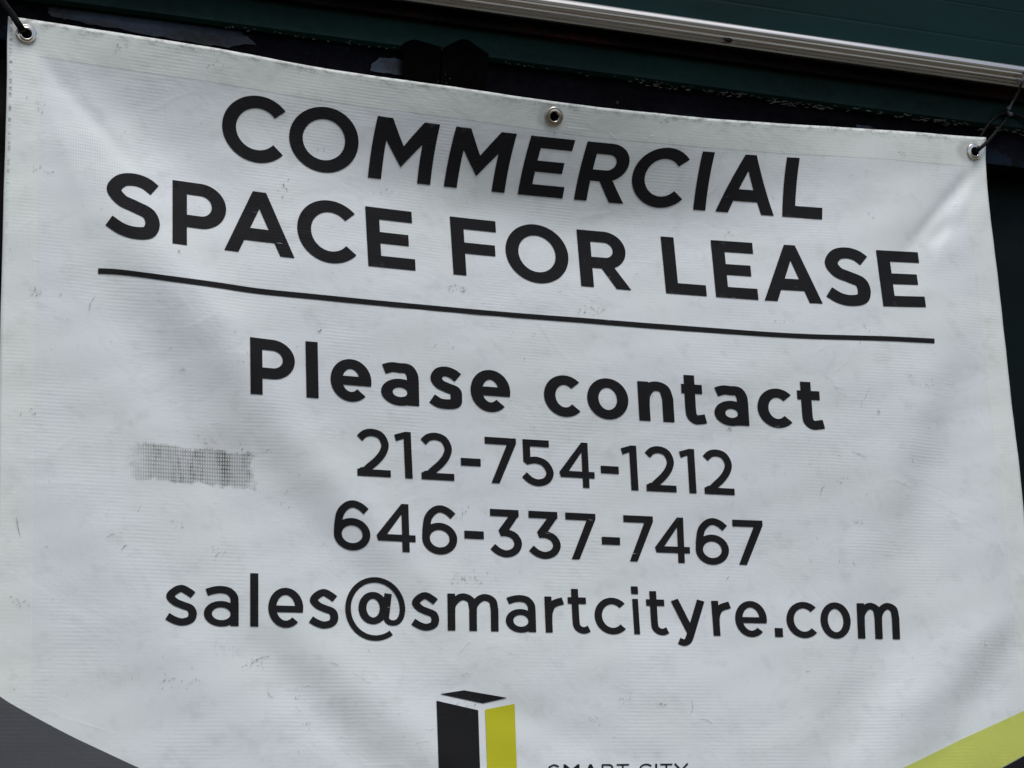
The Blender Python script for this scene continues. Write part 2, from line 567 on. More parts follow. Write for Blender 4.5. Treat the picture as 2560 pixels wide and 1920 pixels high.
def chip_line(x0, x1, dens, size, dy0, dy1):
    for _ in range(int(dens)):
        x = random.uniform(x0, x1)
        y = 243 + (x - 1920) * .1255 + random.uniform(dy0, dy1)
        L = random.uniform(.6, 1) * size
        a = random.choice((.13, .13, .5, -.4)) + random.uniform(-.2, .2)
        w = random.uniform(.5, 1.5)
        ca, sa = math.cos(a), math.sin(a)
        chips.append([(x + ca * L * u_ - sa * w * v_, y + sa * L * u_ + ca * w * v_) for u_, v_ in
                      ((-1, -.2), (-.3, -random.uniform(.4, 1)), (.5, -.6), (1, .1), (.3, random.uniform(.3, 1)), (-.6, .5))])


chip_line(1600, 1760, 30, 7, -2, 12)
chip_line(1760, 1930, 26, 8, -2, 11)
chip_line(1930, 2080, 40, 8, 2, 14)
chip_line(2080, 2330, 24, 8, -2, 9)
chip_line(2330, 2420, 26, 7, -2, 12)
chip_line(2440, 2700, 40, 9, -1, 12)
chip_line(1235, 1600, 16, 5, -2, 7)
chip_line(560, 1000, 22, 5, -2, 6)
ch = blobs('paint_chips', chips, Y_BEAM - .0006, M_chip, fascia, .0005)
ch['kind'] = 'stuff'
dots = [[(1544 + 4.6 * math.cos(i * .7), 259 + 5.2 * math.sin(i * .7)) for i in range(9)]]
blobs('screw_hole', dots, Y_LIP - .0004, M_rust, fascia, .0008)

# the header is not quite level with the banner
ROLL = .006
piv = Vector((float(at_depth(1920, 70, Y_TRIM)[0]), 0, zt))
fascia.rotation_euler = (0, ROLL, 0)
fascia.location = piv - Matrix.Rotation(ROLL, 3, 'Y') @ piv

gate = thing('shop_wall', 'very dark green shop wall behind the banner, seen along its right side', 'wall', loc=(0, Y_GATE, -1))
mesh_obj('wall_panel', [(XL, 0, -1.6), (XR, 0, -1.6), (XR, 0, 1.3), (XL, 0, 1.3), (XL, .05, -1.6), (XR, .05, -1.6), (XR, .05, 1.3), (XL, .05, 1.3)],
         [(0, 1, 2, 3), (5, 4, 7, 6), (4, 0, 3, 7), (1, 5, 6, 2), (3, 2, 6, 7), (4, 5, 1, 0)], M_gate, gate)
p0 = at_depth(0, 168, .055)
mesh_obj('corner_post', [(-.30, -.02, -1.6), (.03, -.02, -1.6), (.03, -.02, p0[2] + 1), (-.30, -.02, p0[2] + 1.004),
                         (-.30, -.001, -1.6), (.03, -.001, -1.6), (.03, -.001, p0[2] + 1), (-.30, -.001, p0[2] + 1.004)],
         [(0, 1, 2, 3), (5, 4, 7, 6), (4, 0, 3, 7), (1, 5, 6, 2), (3, 2, 6, 7), (4, 5, 1, 0)], M_post, gate)

# ------------------------------------------------------------------ banner cloth
banner = thing('vinyl_banner', 'white vinyl lease banner with large black lettering hung from its top grommets', 'banner', loc=(0, 0, 0))
HGT = 1.20
K = 1 / 3.45625     # tracing scale: reading tiles to photograph pixels
top_px = np.array([(70, 140), (300, 172), (640, 225), (1280, 320), (2212, 482), (3200, 643), (3700, 722), (4424, 827), (4800, 878), (5300, 935), (5800, 996), (6300, 1038), (6636, 1061), (7400, 1108), (8000, 1148), (8521, 1186)], float) * K
tx, tz = at_cloth(top_px[:, 0], top_px[:, 1])
NX, NZ = 306, 300
W0 = 1.22
sgrid = np.linspace(0, 1, NX + 1)
tgrid = np.linspace(0, 1, NZ + 1)
pc = np.polyfit(tx, tz, 9)
top_x0, top_x1 = tx[0], tx[-1]
rzs = np.array([0.0, -.03, -.08, -.1973, -.3245, -.4877, -.79, -1.3])
rx_px = np.array([(8521, 1186), (8516, 1382), (8530, 1600), (8545, 1659 + 100), (8595, 1659 + 520), (8650, 1659 + 980), (8723, 3318), (8790, 3318 + 560), (8848, 3318 + 1130)], float) * K
ex_, ez_ = at_cloth(rx_px[:, 0], rx_px[:, 1])
ex_ = np.append(ex_, [1.207, 1.20])
ez_ = np.append(ez_, [-.80, -1.3])
lx_px = np.array([(70, 140), (62, 360), (62, 640), (45, 1300), (33, 1659), (20, 1659 + 560), (5, 1659 + 1100)], float) * K
lx_, lz_ = at_cloth(lx_px[:, 0], lx_px[:, 1])
lx_ = np.append(lx_, [-.0035, -.0035])
lz_ = np.append(lz_, [-.80, -1.3])
Sg, Tg = np.meshgrid(sgrid, tgrid)
x_top = top_x0 + (top_x1 - top_x0) * Sg
z_sag = np.interp(x_top, np.linspace(0, W0, 400), np.polyval(pc, np.linspace(0, W0, 400)))
# smooth end conditions of the fitted edge
Zg = -HGT * Tg + z_sag * (1 - Tg) ** 5
xl_ = np.interp(-Zg, -lz_, lx_)
xr_ = np.interp(-Zg, -ez_, ex_)
Xg = xl_ + (xr_ - xl_) * Sg
Dg = relief(Xg, Zg)
V = np.stack([Xg, -Dg, Zg], -1).reshape(-1, 3)
idx = np.arange((NX + 1) * (NZ + 1)).reshape(NZ + 1, NX + 1)
quads = np.stack([idx[1:, :-1], idx[1:, 1:], idx[:-1, 1:], idx[:-1, :-1]], -1).reshape(-1, 4)
cen = V[quads].mean(1)
grommet_px = [(225 * K, 296 * K), ((4424 + 362) * K, 1006 * K), ((6636 + 1779) * K, 1315 * K)]
gx, gz = at_cloth(np.array([g[0] for g in grommet_px]), np.array([g[1] for g in grommet_px]))
keep = np.ones(len(quads), bool)
for a, b in zip(gx, gz):
    keep &= np.hypot(cen[:, 0] - a, cen[:, 2] - b) > .0068
sheet = mesh_obj('sheet', V, quads[keep], M_vinyl, banner, True)
# cloth coordinates: u across, v down from the top edge along the threads
UVU = Sg * W0
UVV = -HGT * Tg
from_x, from_z = Xg, Zg


def cloth_uv(x, z):
    """(u, v) of cloth points (x, z)"""
    x = np.asarray(x, float)
    z = np.asarray(z, float)
    xl = np.interp(-z, -lz_, lx_)
    xr = np.interp(-z, -ez_, ex_)
    s = (x - xl) / (xr - xl)
    sag = np.interp(top_x0 + (top_x1 - top_x0) * s, np.linspace(0, W0, 400), np.polyval(pc, np.linspace(0, W0, 400)))
    t = -z / HGT
    for _ in range(30):
        t = 0.5 * t + .5 * (-(z - sag * np.clip(1 - t, 0, 1) ** 5) / HGT)
    return s * W0, -HGT * t


def set_uv(o, keyxz):
    me = o.data
    uvl = me.uv_layers.new(name='cloth')
    n = len(me.loops)
    li = np.zeros(n, np.int32)
    me.loops.foreach_get('vertex_index', li)
    co = np.zeros(len(me.vertices) * 3)
    me.vertices.foreach_get('co', co)
    co = co.reshape(-1, 3)
    u, v = keyxz(co[:, 0], co[:, 2])
    uv = np.stack([u, v], -1)[li]
    uvl.data.foreach_set('uv', uv.astype(np.float32).ravel())


set_uv(sheet, cloth_uv)
so = sheet.modifiers.new('thickness', 'SOLIDIFY')
so.thickness = .0011
so.offset = -1.0

# ------------------------------------------------------------------ printing on the cloth
LIFT = .0007


def cdt_mesh(name, groups, mat, parent, step=.006, lift=LIFT):
    """groups: lists of polygons [(x, z)...] on the cloth; each group is united, refined and laid on the cloth"""
    V, Fc = [], []
    SC = 100.0
    for polys in groups:
        vs, fs = [], []
        for p in polys:
            p = np.asarray(p, float)
            a = np.sum(p[:, 0] * np.roll(p[:, 1], -1) - np.roll(p[:, 0], -1) * p[:, 1])
            if abs(a) < 1e-9:
                continue
            if a < 0:
                p = p[::-1]
            fs.append(list(range(len(vs), len(vs) + len(p))))
            vs += [Vector((q[0] * SC, q[1] * SC)) for q in p]
        arr = np.array([(v.x, v.y) for v in vs])
        lo, hi = arr.min(0), arr.max(0)
        st = step * SC
        for i, gx_ in enumerate(np.arange(lo[0] + st / 3, hi[0], st)):
            for gz_ in np.arange(lo[1] + st / 3 + (i % 2) * st / 2, hi[1], st):
                vs.append(Vector((gx_, gz_)))
        es = [(f[i], f[(i + 1) % len(f)]) for f in fs for i in range(len(f))]
        r = delaunay_2d_cdt(vs, es, [], 0, 1e-4)
        b = len(V)
        V += [(v.x / SC, v.y / SC) for v in r[0]]
        RV = np.array([(v.x, v.y) for v in r[0]])
        tri = np.array([list(f) for f in r[2] if len(f) == 3])
        C3 = RV[tri].mean(1)
        inside = np.zeros(len(tri), bool)
        for f in fs:
            pg = arr[f]
            bb = (C3[:, 0] >= pg[:, 0].min()) & (C3[:, 0] <= pg[:, 0].max()) & (C3[:, 1] >= pg[:, 1].min()) & (C3[:, 1] <= pg[:, 1].max()) & ~inside
            q = np.nonzero(bb)[0]
            if not len(q):
                continue
            cx_, cy_ = C3[q, 0][:, None], C3[q, 1][:, None]
            x1, y1 = pg[:, 0][None], pg[:, 1][None]
            x2, y2 = np.roll(pg[:, 0], -1)[None], np.roll(pg[:, 1], -1)[None]
            cr_ = ((y1 > cy_) != (y2 > cy_)) & (cx_ < (x2 - x1) * (cy_ - y1) / np.where(y2 == y1, 1e-12, y2 - y1) + x1)
            inside[q] = cr_.sum(1) % 2 == 1
        Fc += [[b + i for i in t_] for t_ in tri[inside]]
    used = sorted({i for f in Fc for i in f})
    rm = {o: n for n, o in enumerate(used)}
    P = np.array([V[i] for i in used])
    d = relief(P[:, 0], P[:, 1]) + lift
    o = mesh_obj(name, np.stack([P[:, 0], -d, P[:, 1]], -1), [[rm[i] for i in f] for f in Fc], mat, parent, True)
    set_uv(o, cloth_uv)
    return o


def px_poly(pts, sub=8):
    """polygon in photograph pixels -> cloth polygon with subdivided edges"""
    out = []
    for i in range(len(pts)):
        a, b = pts[i], pts[(i + 1) % len(pts)]
        for k in range(sub):
            out.append((a[0] + (b[0] - a[0]) * k / sub, a[1] + (b[1] - a[1]) * k / sub))
    out = np.array(out)
    x, z = at_cloth(out[:, 0], out[:, 1])
    return np.stack([x, z], -1)


# ---- letter shapes.  y: 0 baseline, 1 cap or x-height; x: 0..W
def arc(cx, cy, rx, ry, a0, a1, n=44):
    t = np.radians(np.linspace(a0, a1, n + 1))
    return [(cx + rx * math.cos(q), cy + ry * math.sin(q)) for q in t]


def spline(pts, n=9):
    P = [np.array(p, float) for p in pts]
    P = [2 * P[0] - P[1]] + P + [2 * P[-1] - P[-2]]
    out = []
    for i in range(1, len(P) - 2):
        p0, p1, p2, p3 = P[i - 1:i + 3]
        t0 = 0.0
        t1 = t0 + max(1e-6, np.linalg.norm(p1 - p0)) ** .5
        t2 = t1 + max(1e-6, np.linalg.norm(p2 - p1)) ** .5
        t3 = t2 + max(1e-6, np.linalg.norm(p3 - p2)) ** .5
        for k in range(n):
            t = t1 + (t2 - t1) * k / n
            A1 = (t1 - t) / (t1 - t0) * p0 + (t - t0) / (t1 - t0) * p1
            A2 = (t2 - t) / (t2 - t1) * p1 + (t - t1) / (t2 - t1) * p2
            A3 = (t3 - t) / (t3 - t2) * p2 + (t - t2) / (t3 - t2) * p3
            B1 = (t2 - t) / (t2 - t0) * A1 + (t - t0) / (t2 - t0) * A2
            B2 = (t3 - t) / (t3 - t1) * A2 + (t - t1) / (t3 - t1) * A3
            out.append(tuple((t2 - t) / (t2 - t1) * B1 + (t - t1) / (t2 - t1) * B2))
    out.append(tuple(P[-2]))
    return out


def stroke(pts, a, b, closed=False):
    P = np.array(pts, float)
    n = len(P)
    L, R = [], []
    for i in range(n):
        if closed:
            d = P[(i + 1) % n] - P[i - 1]
        else:
            d = P[min(i + 1, n - 1)] - P[max(i - 1, 0)]
        d = d / (np.linalg.norm(d) + 1e-12)
        nx, ny = -d[1], d[0]
        q = 1 / math.sqrt((nx * a) ** 2 + (ny * b) ** 2) * max(a, b) if False else 1
        L.append((P[i][0] + nx * a / 2, P[i][1] + ny * b / 2))
        R.append((P[i][0] - nx * a / 2, P[i][1] - ny * b / 2))
    out = []
    for i in range(n if closed else n - 1):
        j = (i + 1) % n
        out.append([R[i], R[j], L[j]])
        out.append([R[i], L[j], L[i]])
    return out


def rect(x0, y0, x1, y1):
    return [(x0, y0), (x1, y0), (x1, y1), (x0, y1)]


OV = .016


def glyph(ch, W, a, b):
    o = OV
    if ch in 'Oo':
        rx, ry = W / 2 - a / 2, .5 + o - b / 2
        return stroke(arc(W / 2, .5, rx, ry, 0, 360, 72)[:-1], a, b, True)
    if ch in 'Cc':
        th = 41 if ch == 'C' else 44
        Rx = W / (1 + math.cos(math.radians(th))) * 1.0
        rx, ry = Rx - a / 2, .5 + o - b / 2
        return stroke(arc(Rx, .5, rx, ry, th, 360 - th, 60), a, b)
    if ch == 'I':
        return [rect(0, 0, W, 1)]
    if ch == 'l':
        return [rect(0, 0, W, 1.366)]
    if ch == '.':
        return [rect(0, 0, W, .255)]
    if ch == '-':
        return [rect(0, .345, W, .51)]
    if ch == 'L':
        return [rect(0, 0, a, 1), rect(0, 0, W, b)]
    if ch == 'T':
        return [rect(0, 1 - b, W, 1), rect(W / 2 - a / 2, 0, W / 2 + a / 2, 1)]
    if ch == 'Y':
        return stroke([(a * .55, 1), (W / 2, .42)], a, b) + stroke([(W - a * .55, 1), (W / 2, .42)], a, b) + [rect(W / 2 - a / 2, 0, W / 2 + a / 2, .47)]
    if ch == 'E':
        return [rect(0, 0, a, 1), rect(0, 0, W, b), rect(0, .5 - b * .49, W * .885, .5 + b * .49), rect(0, 1 - b, W * .98, 1)]
    if ch == 'F':
        return [rect(0, 0, a, 1), rect(0, .39 - b * .03, W * .955, .39 + b * .95), rect(0, 1 - b, W, 1)]
    if ch == 'M':
        u = a
        t = u * 1.17
        cr = .635
        return [rect(0, 0, u, 1), rect(W - u, 0, W, 1),
                [(u * .5, 1), (t, 1), (W / 2, .57), (W - t, 1), (W - u * .5, 1), (W - u, cr), (W / 2, .227), (u, cr)]]
    if ch == 'A':
        lw = a * 1.0
        ax = .5 - .5 * .19
        tw = .095 * W
        cx = W / 2

        def inx(y):
            return lw + (cx - lw) * y / .73
        return [[(0, 0), (lw, 0), (cx, .73), (cx, 1), (cx - tw, 1)], [(W, 0), (cx + tw, 1), (cx, 1), (cx, .73), (W - lw, 0)],
                [(inx(.205) - .02, .205), (W - inx(.205) + .02, .205), (W - inx(.405) + .02, .405), (inx(.405) - .02, .405)]]
    if ch in 'PR':
        wr = W if ch == 'P' else W * .945
        yb = (.29 if ch == 'P' else .345) + b / 2
        yt = 1 - b / 2
        ry = (yt - yb) / 2
        rx = min(ry * 1.12, (wr - a) * .62)
        path = [(a / 2, yt)] + [(a / 2 + (wr - a / 2 - rx - a / 2 - a / 2 + a / 2) * k / 4, yt) for k in (1, 2, 3)]
        path = [(a * .3 + (wr - a / 2 - rx - a * .3) * k / 5, yt) for k in range(5)]
        path += arc(wr - a / 2 - rx, (yt + yb) / 2, rx, ry, 90, -90, 30)
        path += [(wr - a / 2 - rx + (a * .3 - (wr - a / 2 - rx)) * k / 5, yb) for k in range(1, 6)]
        g = [rect(0, 0, a, 1)] + stroke(path, a, b)
        if ch == 'R':
            g.append([(.43 * W, .36), (.71 * W, 0), (W, 0), (.685 * W, .385), (.55 * W, .44)])
        return g
    if ch in 'Ss':
        if ch == 'S':
            pts = [(.905 * W, .795), (.74 * W, .885), (.52 * W, 1 + o - b / 2), (.30 * W, .875), (a / 2 + .035 * W, .725), (.30 * W, .575), (.55 * W, .495),
                   (.80 * W, .405), (W - a / 2, .265), (.80 * W, .125), (.54 * W, b / 2 - o), (.30 * W, .115), (.075 * W, .215)]
        else:
            pts = [(.885 * W, .765), (.72 * W, .855), (.52 * W, 1 + o - b / 2), (.32 * W, .86), (a / 2 + .045 * W, .72), (.32 * W, .585), (.55 * W, .505),
                   (.80 * W, .425), (W - a / 2, .285), (.80 * W, .145), (.54 * W, b / 2 - o), (.30 * W, .12), (.08 * W, .215)]
        return stroke(spline(pts, 9), a, b)
    if ch == 'e':
        rx, ry = W / 2 - a / 2, .5 + o - b / 2
        bar = b * .92
        p = arc(W / 2, .5, rx, ry, -10, 314, 64)
        g = stroke(p, a, b)
        g.append([(a * .6, .385), (W - .008, .385), (W - .002, .5), (W - a * .6, .385 + bar), (a * .6, .385 + bar)])
        return g
    if ch == 'a':
        p = [(.085 * W, .845), (.30 * W, .905), (.50 * W, 1 + o - b / 2), (.72 * W, .885), (W - a / 2 - .02 * W, .75), (W - a / 2, .58)]
        p = spline(p, 8) + [(W - a / 2, .3), (W - a / 2, 0)]
        yt = .63
        ring = arc(W / 2, (yt - o) / 2, W / 2 - a / 2, (yt + o) / 2 - b * .43, 0, 360, 54)[:-1]
        return stroke(p, a, b) + stroke(ring, a, b * .88, True) + [rect(W - a, 0, W, .55)]
    if ch == 'n':
        p = [(a / 2, .42), (a * .62, .66), (a / 2 + (W - a) * .30, .86), (.57 * W, 1 + o - b / 2), (W - a / 2 - .09 * W, .83), (W - a / 2, .60)]
        return [rect(0, 0, a, 1)] + stroke(spline(p, 8) + [(W - a / 2, .3), (W - a / 2, 0)], a, b)
    if ch == 'm':
        g = [rect(0, 0, a, 1)]
        half = (W - a) / 2
        for k in (0, 1):
            x0 = half * k
            p = [(x0 + a / 2, .45), (x0 + a * .6, .68), (x0 + a / 2 + half * .28, .86), (x0 + a / 2 + half * .56, 1 + o - b / 2), (x0 + half + a / 2 - half * .10, .84), (x0 + half + a / 2, .60)]
            g += stroke(spline(p, 8) + [(x0 + half + a / 2, .3), (x0 + half + a / 2, 0)], a, b)
        return g
    if ch == 'r':
        p = [(a / 2, .30), (a * .62, .56), (a / 2 + (W - a) * .42, .78), (W - .001, .895)]
        q = spline(p, 8)
        return [rect(0, 0, a, 1)] + stroke(q[:-3] + [(W * .90, .875), (W * 1.0, .893)], a, b * 1.1)
    if ch == 't':
        sx = .36 * W
        p = [(sx, 1.235), (sx, .8), (sx, .40), (sx + .03 * W, .22), (sx + .17 * W, .115), (.74 * W, b / 2 - o), (W - .0, .135)]
        q = [(sx, 1.235), (sx, .9), (sx, .6)] + spline([(sx, .38), (sx + .035 * W, .20), (sx + .20 * W, .10), (.80 * W, b / 2 - o + .005), (W, .130)], 8)
        return stroke(q, a, b) + [rect(0, 1 - b, .905 * W, 1)]
    if ch == 'i':
        return [rect(0, 0, W, 1), rect(-.02, 1.14, W + .02, 1.355)]
    if ch == 'y':
        p = [(W - a * .56, 1), (W * .53, .02)] + spline([(W * .50, -.06), (W * .44, -.165), (W * .34, -.215), (W * .19, -.165)], 8)
        return stroke([(a * .56, 1), (W * .545, .07)], a * 1.02, b) + stroke(p, a * 1.02, b)
    if ch == '@':
        X = lambda q: (q - 770) / 518 * W
        Yv = lambda q: (452 - q) / 319
        ca, cb = a * .72, b * .78
        out = arc(1029, 283, 259, 268, 0, 360, 4)
        oc = [(X(1029 + (259 - 22) * math.cos(math.radians(t))), Yv(283 + (268 - 22) * math.sin(math.radians(t)))) for t in np.linspace(54, 365, 90)]
        tail = spline([oc[-1], (X(1252), Yv(350)), (X(1222), Yv(388)), (X(1180), Yv(398)), (X(1140), Yv(385)), (X(1122), Yv(345)), (X(1128), Yv(290)), (X(1142), Yv(152))], 9)
        ring = [(X(1010 + 93 * math.cos(t)), Yv(276 + 108 * math.sin(t))) for t in np.linspace(0, 2 * math.pi, 55)[:-1]]
        stem = [(X(1141), Yv(150)), (X(1125), Yv(290)), (X(1114), Yv(372))]
        return stroke(oc, ca, cb) + stroke(tail[:-9], ca, cb) + stroke(ring, a * 1.02, b * .98, True) + stroke(stem, a * .95, b)
    # ---- figures
    if ch == '1':
        return [[(0, .925), (.10 * W, .79), (W - a, .85), (W - a, 0), (W, 0), (W, 1), (.66 * W, 1)]]
    if ch == '2':
        p = [(.085 * W, .805), (.24 * W, .905), (.46 * W, 1 + o - b / 2), (.71 * W, .885), (.855 * W - .01, .70), (.78 * W, .53), (.60 * W, .355), (.36 * W, .20), (.14 * W, .045)]
        return stroke(spline(p, 8), a, b * 1.05) + [rect(0, 0, W, b), [(0, 0), (.3 * W, .02), (.34 * W, .21), (.10 * W, .18), (0, .125)]]
    if ch == '3':
        p = [(.36 * W, .505), (.55 * W, .505), (.78 * W, .435), (W - a / 2, .285), (.78 * W, .13), (.53 * W, b / 2 - o), (.29 * W, .095), (.085 * W, .20)]
        return stroke(spline(p, 8), a, b) + [rect(.03 * W, 1 - b, .92 * W, 1), [(.60 * W, 1 - b), (.92 * W, 1), (.925 * W, .89), (.60 * W, .56), (.42 * W, .432), (.345 * W, .432), (.28 * W, .555)]]
    if ch == '4':
        return [rect(.655 * W, 0, .84 * W, 1), rect(.04 * W, .215, W, .355),
                [(0, .325), (.04 * W, .215), (.20 * W, .215), (.27 * W, .355), (.66 * W, .79), (.84 * W, 1), (.66 * W, 1)]]
    if ch == '5':
        p = [(.15 * W, .515), (.32 * W, .545), (.50 * W, .552), (.74 * W, .485), (W - a / 2, .29), (.78 * W, .125), (.52 * W, b / 2 - o), (.29 * W, .10), (.085 * W, .22)]
        return stroke(spline(p, 8), a, b) + [rect(.07 * W, .52, .07 * W + a * .98, 1), rect(.07 * W, 1 - b, .885 * W, 1), [(.07 * W, .60), (.07 * W, .51), (.20 * W, .445), (.28 * W, .50), (.28 * W, .60)]]
    if ch == '6':
        ring = arc(W / 2, .315, W / 2 - a / 2, .325 + o / 2 - b / 2, 0, 360, 54)[:-1]
        p = [(a / 2, .33), (a / 2 + .02 * W, .53), (.20 * W, .76), (.38 * W, .905), (.55 * W, 1 + o - b / 2), (.73 * W, .90), (.90 * W, .80)]
        return stroke(ring, a, b, True) + stroke(spline(p, 8), a, b)
    if ch == '7':
        return [[(0, 1), (0, 1 - b), (.70 * W, 1 - b), (.165 * W, 0), (.425 * W, 0), (W, .885), (W, 1)]]
    raise KeyError(ch)


def densify(poly, n=5):
    if len(poly) == 3 and max(abs(poly[0][0] - poly[2][0]), abs(poly[0][1] - poly[2][1])) < .08:
        return poly
    out = []
    for i in range(len(poly)):
        p, q = poly[i], poly[(i + 1) % len(poly)]
        k_ = max(1, int(math.hypot(q[0] - p[0], q[1] - p[1]) / .12))
        out += [(p[0] + (q[0] - p[0]) * j / k_, p[1] + (q[1] - p[1]) * j / k_) for j in range(k_)]
    return out


def text_line(glyphs, base, top, a, b, degree=3, bend=0.0, label=None):
    """glyphs: (char, left, right, slant) as read off the photograph's lettering; base / top: points of its base and cap lines"""
    base = np.array(base, float)
    top = np.array(top, float)
    c0 = base[:, 0].mean()
    fb = np.polyfit((base[:, 0] - c0) / 1000, base[:, 1], degree)
    ft = np.polyfit((top[:, 0] - c0) / 1000, top[:, 1], degree)
    groups = []
    for g in glyphs:
        ch, xl, xr, s = g[:4]
        bd = g[4] if len(g) > 4 else bend
        xm = ((xl + xr) / 2 - c0) / 1000
        h = np.polyval(fb, xm) - np.polyval(ft, xm)
        W = (xr - xl) / h
        polys = glyph(ch, W, a, b)
        allx = [p[0] for q in polys for p in q]
        x0, x1 = min(allx), max(allx)
        res = []
        for q in polys:
            q = np.array(densify(q))
            X = xl + (q[:, 0] - x0) / (x1 - x0) * (xr - xl)
            y = q[:, 1]
            X = X + s * (y - .5) * h + bd * 4 * y * (1 - y)
            yb = np.polyval(fb, (X - c0) / 1000)
            yt = np.polyval(ft, (X - c0) / 1000)
            Y = yb + y * (yt - yb)
            res.append(np.stack([X * K, Y * K], -1))
        groups.append(res)
    flat = np.concatenate([q for r in groups for q in r])
    cx, cz = at_cloth(flat[:, 0], flat[:, 1])
    flat = np.stack([cx, cz], -1)
    k_ = 0
    for r in groups:
        for i in range(len(r)):
            n_ = len(r[i])
            r[i] = flat[k_:k_ + n_]
            k_ += n_
    # every word is a piece of its own
    start = 0
    for i in range(1, len(glyphs) + 1):
        if i == len(glyphs) or glyphs[i][1] - glyphs[i - 1][2] > .50 * (np.polyval(fb, 0) - np.polyval(ft, 0)):
            o = cdt_mesh('lettering', groups[start:i], M_ink, banner)
            if label:
                o['label'] = label
            start = i


text_line([('C', 1928, 2459, .06), ('O', 2507, 3105, .07), ('M', 3220, 3759, .16), ('M', 3887, 4411, .207), ('E', 4531, 4918, .23), ('R', 5017, 5444, .234),
           ('C', 5472, 5931, .19), ('I', 6030, 6134, .165), ('A', 6208, 6713, .114), ('L', 6778, 7122, .08)],
          [(3182, 1535), (3712, 1597), (3837, 1612), (3947, 1625), (4352, 1667), (4474, 1679), (4861, 1716), (4959, 1726), (5386, 1762), (5989, 1812), (6096, 1822), (6179, 1827), (6684, 1867), (6758, 1871), (7102, 1896), (2270, 1403), (2830, 1490)],
          [(3259, 995), (3807, 1077), (3937, 1097), (4466, 1160), (4589, 1177), (4972, 1217), (5076, 1227), (6072, 1305), (6172, 1313), (6442, 1330), (6537, 1338), (6798, 1365), (6894, 1373), (2212, 841), (2807, 928)],
          .212, .192, 3, -9, 'upper heading row of bold capitals')
text_line([('S', 910, 1380, .0), ('P', 1490, 1953, 0), ('A', 1937, 2544, 0), ('C', 2567, 3071, -.04), ('E', 3168, 3576, -.055), ('F', 3901, 4294, -.066), ('O', 4367, 4909, -.08), ('R', 5000, 5433, -.085),
           ('L', 5730, 6082, -.099), ('E', 6162, 6528, -.097), ('A', 6586, 7088, -.08), ('S', 7122, 7511, -.09), ('E', 7599, 7967, -.135)],
          [(1490, 2104), (1618, 2122), (1937, 2167), (2065, 2179), (2417, 2214), (2544, 2227), (3182, 2294), (3590, 2336), (3917, 2371), (4030, 2383), (5021, 2476), (5131, 2484), (5327, 2499), (5454, 2511), (5754, 2531), (6106, 2556), (6186, 2564), (6552, 2591), (6606, 2594), (6711, 2602), (6998, 2622), (7108, 2629), (7631, 2642), (7999, 2656), (1200, 2056)],
          [(1490, 1558), (3154, 1784), (3552, 1832), (3884, 1872), (4277, 1916), (4979, 1982), (5706, 2042), (5814, 2052), (6139, 2074), (6509, 2099), (6768, 2114), (6866, 2122), (7568, 2171), (7941, 2176), (1085, 1500), (2178, 1650), (2288, 1665)],
          .228, .192, 4, 0, 'second heading row of bold capitals')
l3 = [('P', 2162, 2547, -.01), ('l', 2644, 2749, -.02), ('e', 2855, 3208, -.02), ('a', 3290, 3618, -.02), ('s', 3705, 3990, -.02), ('e', 4065, 4407, -.03),
      ('c', 4699, 5008, -.05), ('o', 5072, 5427, -.05), ('n', 5514, 5817, -.06), ('t', 5892, 6099, -.06), ('a', 6168, 6464, -.06), ('c', 6544, 6838, -.065), ('t', 6894, 7116, -.07)]
b3 = [(2165, 3390), (2274, 3400), (2649, 3435), (2755, 3443), (3524, 3505), (3620, 3510), (5524, 3631), (5616, 3638), (5731, 3643), (5824, 3648), (6381, 3680), (6472, 3686), (7066, 3703)]
x3 = [(5504, 3294), (5597, 3299), (5881, 3314), (6084, 3328), (6883, 3378), (7096, 3380), (3017, 3109), (3447, 3145), (3842, 3174), (4222, 3203), (4849, 3247), (5224, 3276), (6309, 3344), (6686, 3363), (2639, 3078)]
text_line(l3[1:], b3, x3, .285, .235, 3, 0, 'row of bold lower case words under the rule')
text_line(l3[:1], b3, [(2160, 2914), (2320, 2932), (2547, 2962)], .218, .195, 1, 0, 'bold capital that opens the row under the rule')
text_line([('2', 3083, 3372, -.02), ('1', 3412, 3556, -.045), ('2', 3635, 3918, -.035), ('-', 3980, 4151, -.03), ('7', 4193, 4463, -.04), ('5', 4504, 4779, -.04), ('4', 4828, 5132, -.05), ('-', 5188, 5343, -.05),
           ('1', 5370, 5505, -.057), ('2', 5576, 5835, -.055), ('1', 5874, 6006, -.06), ('2', 6077, 6336, -.06)],
          [(3087, 4108), (3375, 4125), (3502, 4133), (3565, 4138), (3642, 4141), (3924, 4156), (4235, 4170), (4307, 4175), (5031, 4213), (5087, 4216), (5459, 4236), (5516, 4240), (5587, 4243), (5846, 4258), (5962, 4261), (6019, 4265), (6089, 4266), (6347, 4278)],
          [(3547, 3735), (4185, 3775), (4454, 3788), (4529, 3795), (4751, 3808), (5064, 3828), (5494, 3853), (5994, 3881), (3217, 3713), (3767, 3751), (5699, 3866), (6204, 3893)],
          .160, .148, 2, 0, 'first row of telephone figures')
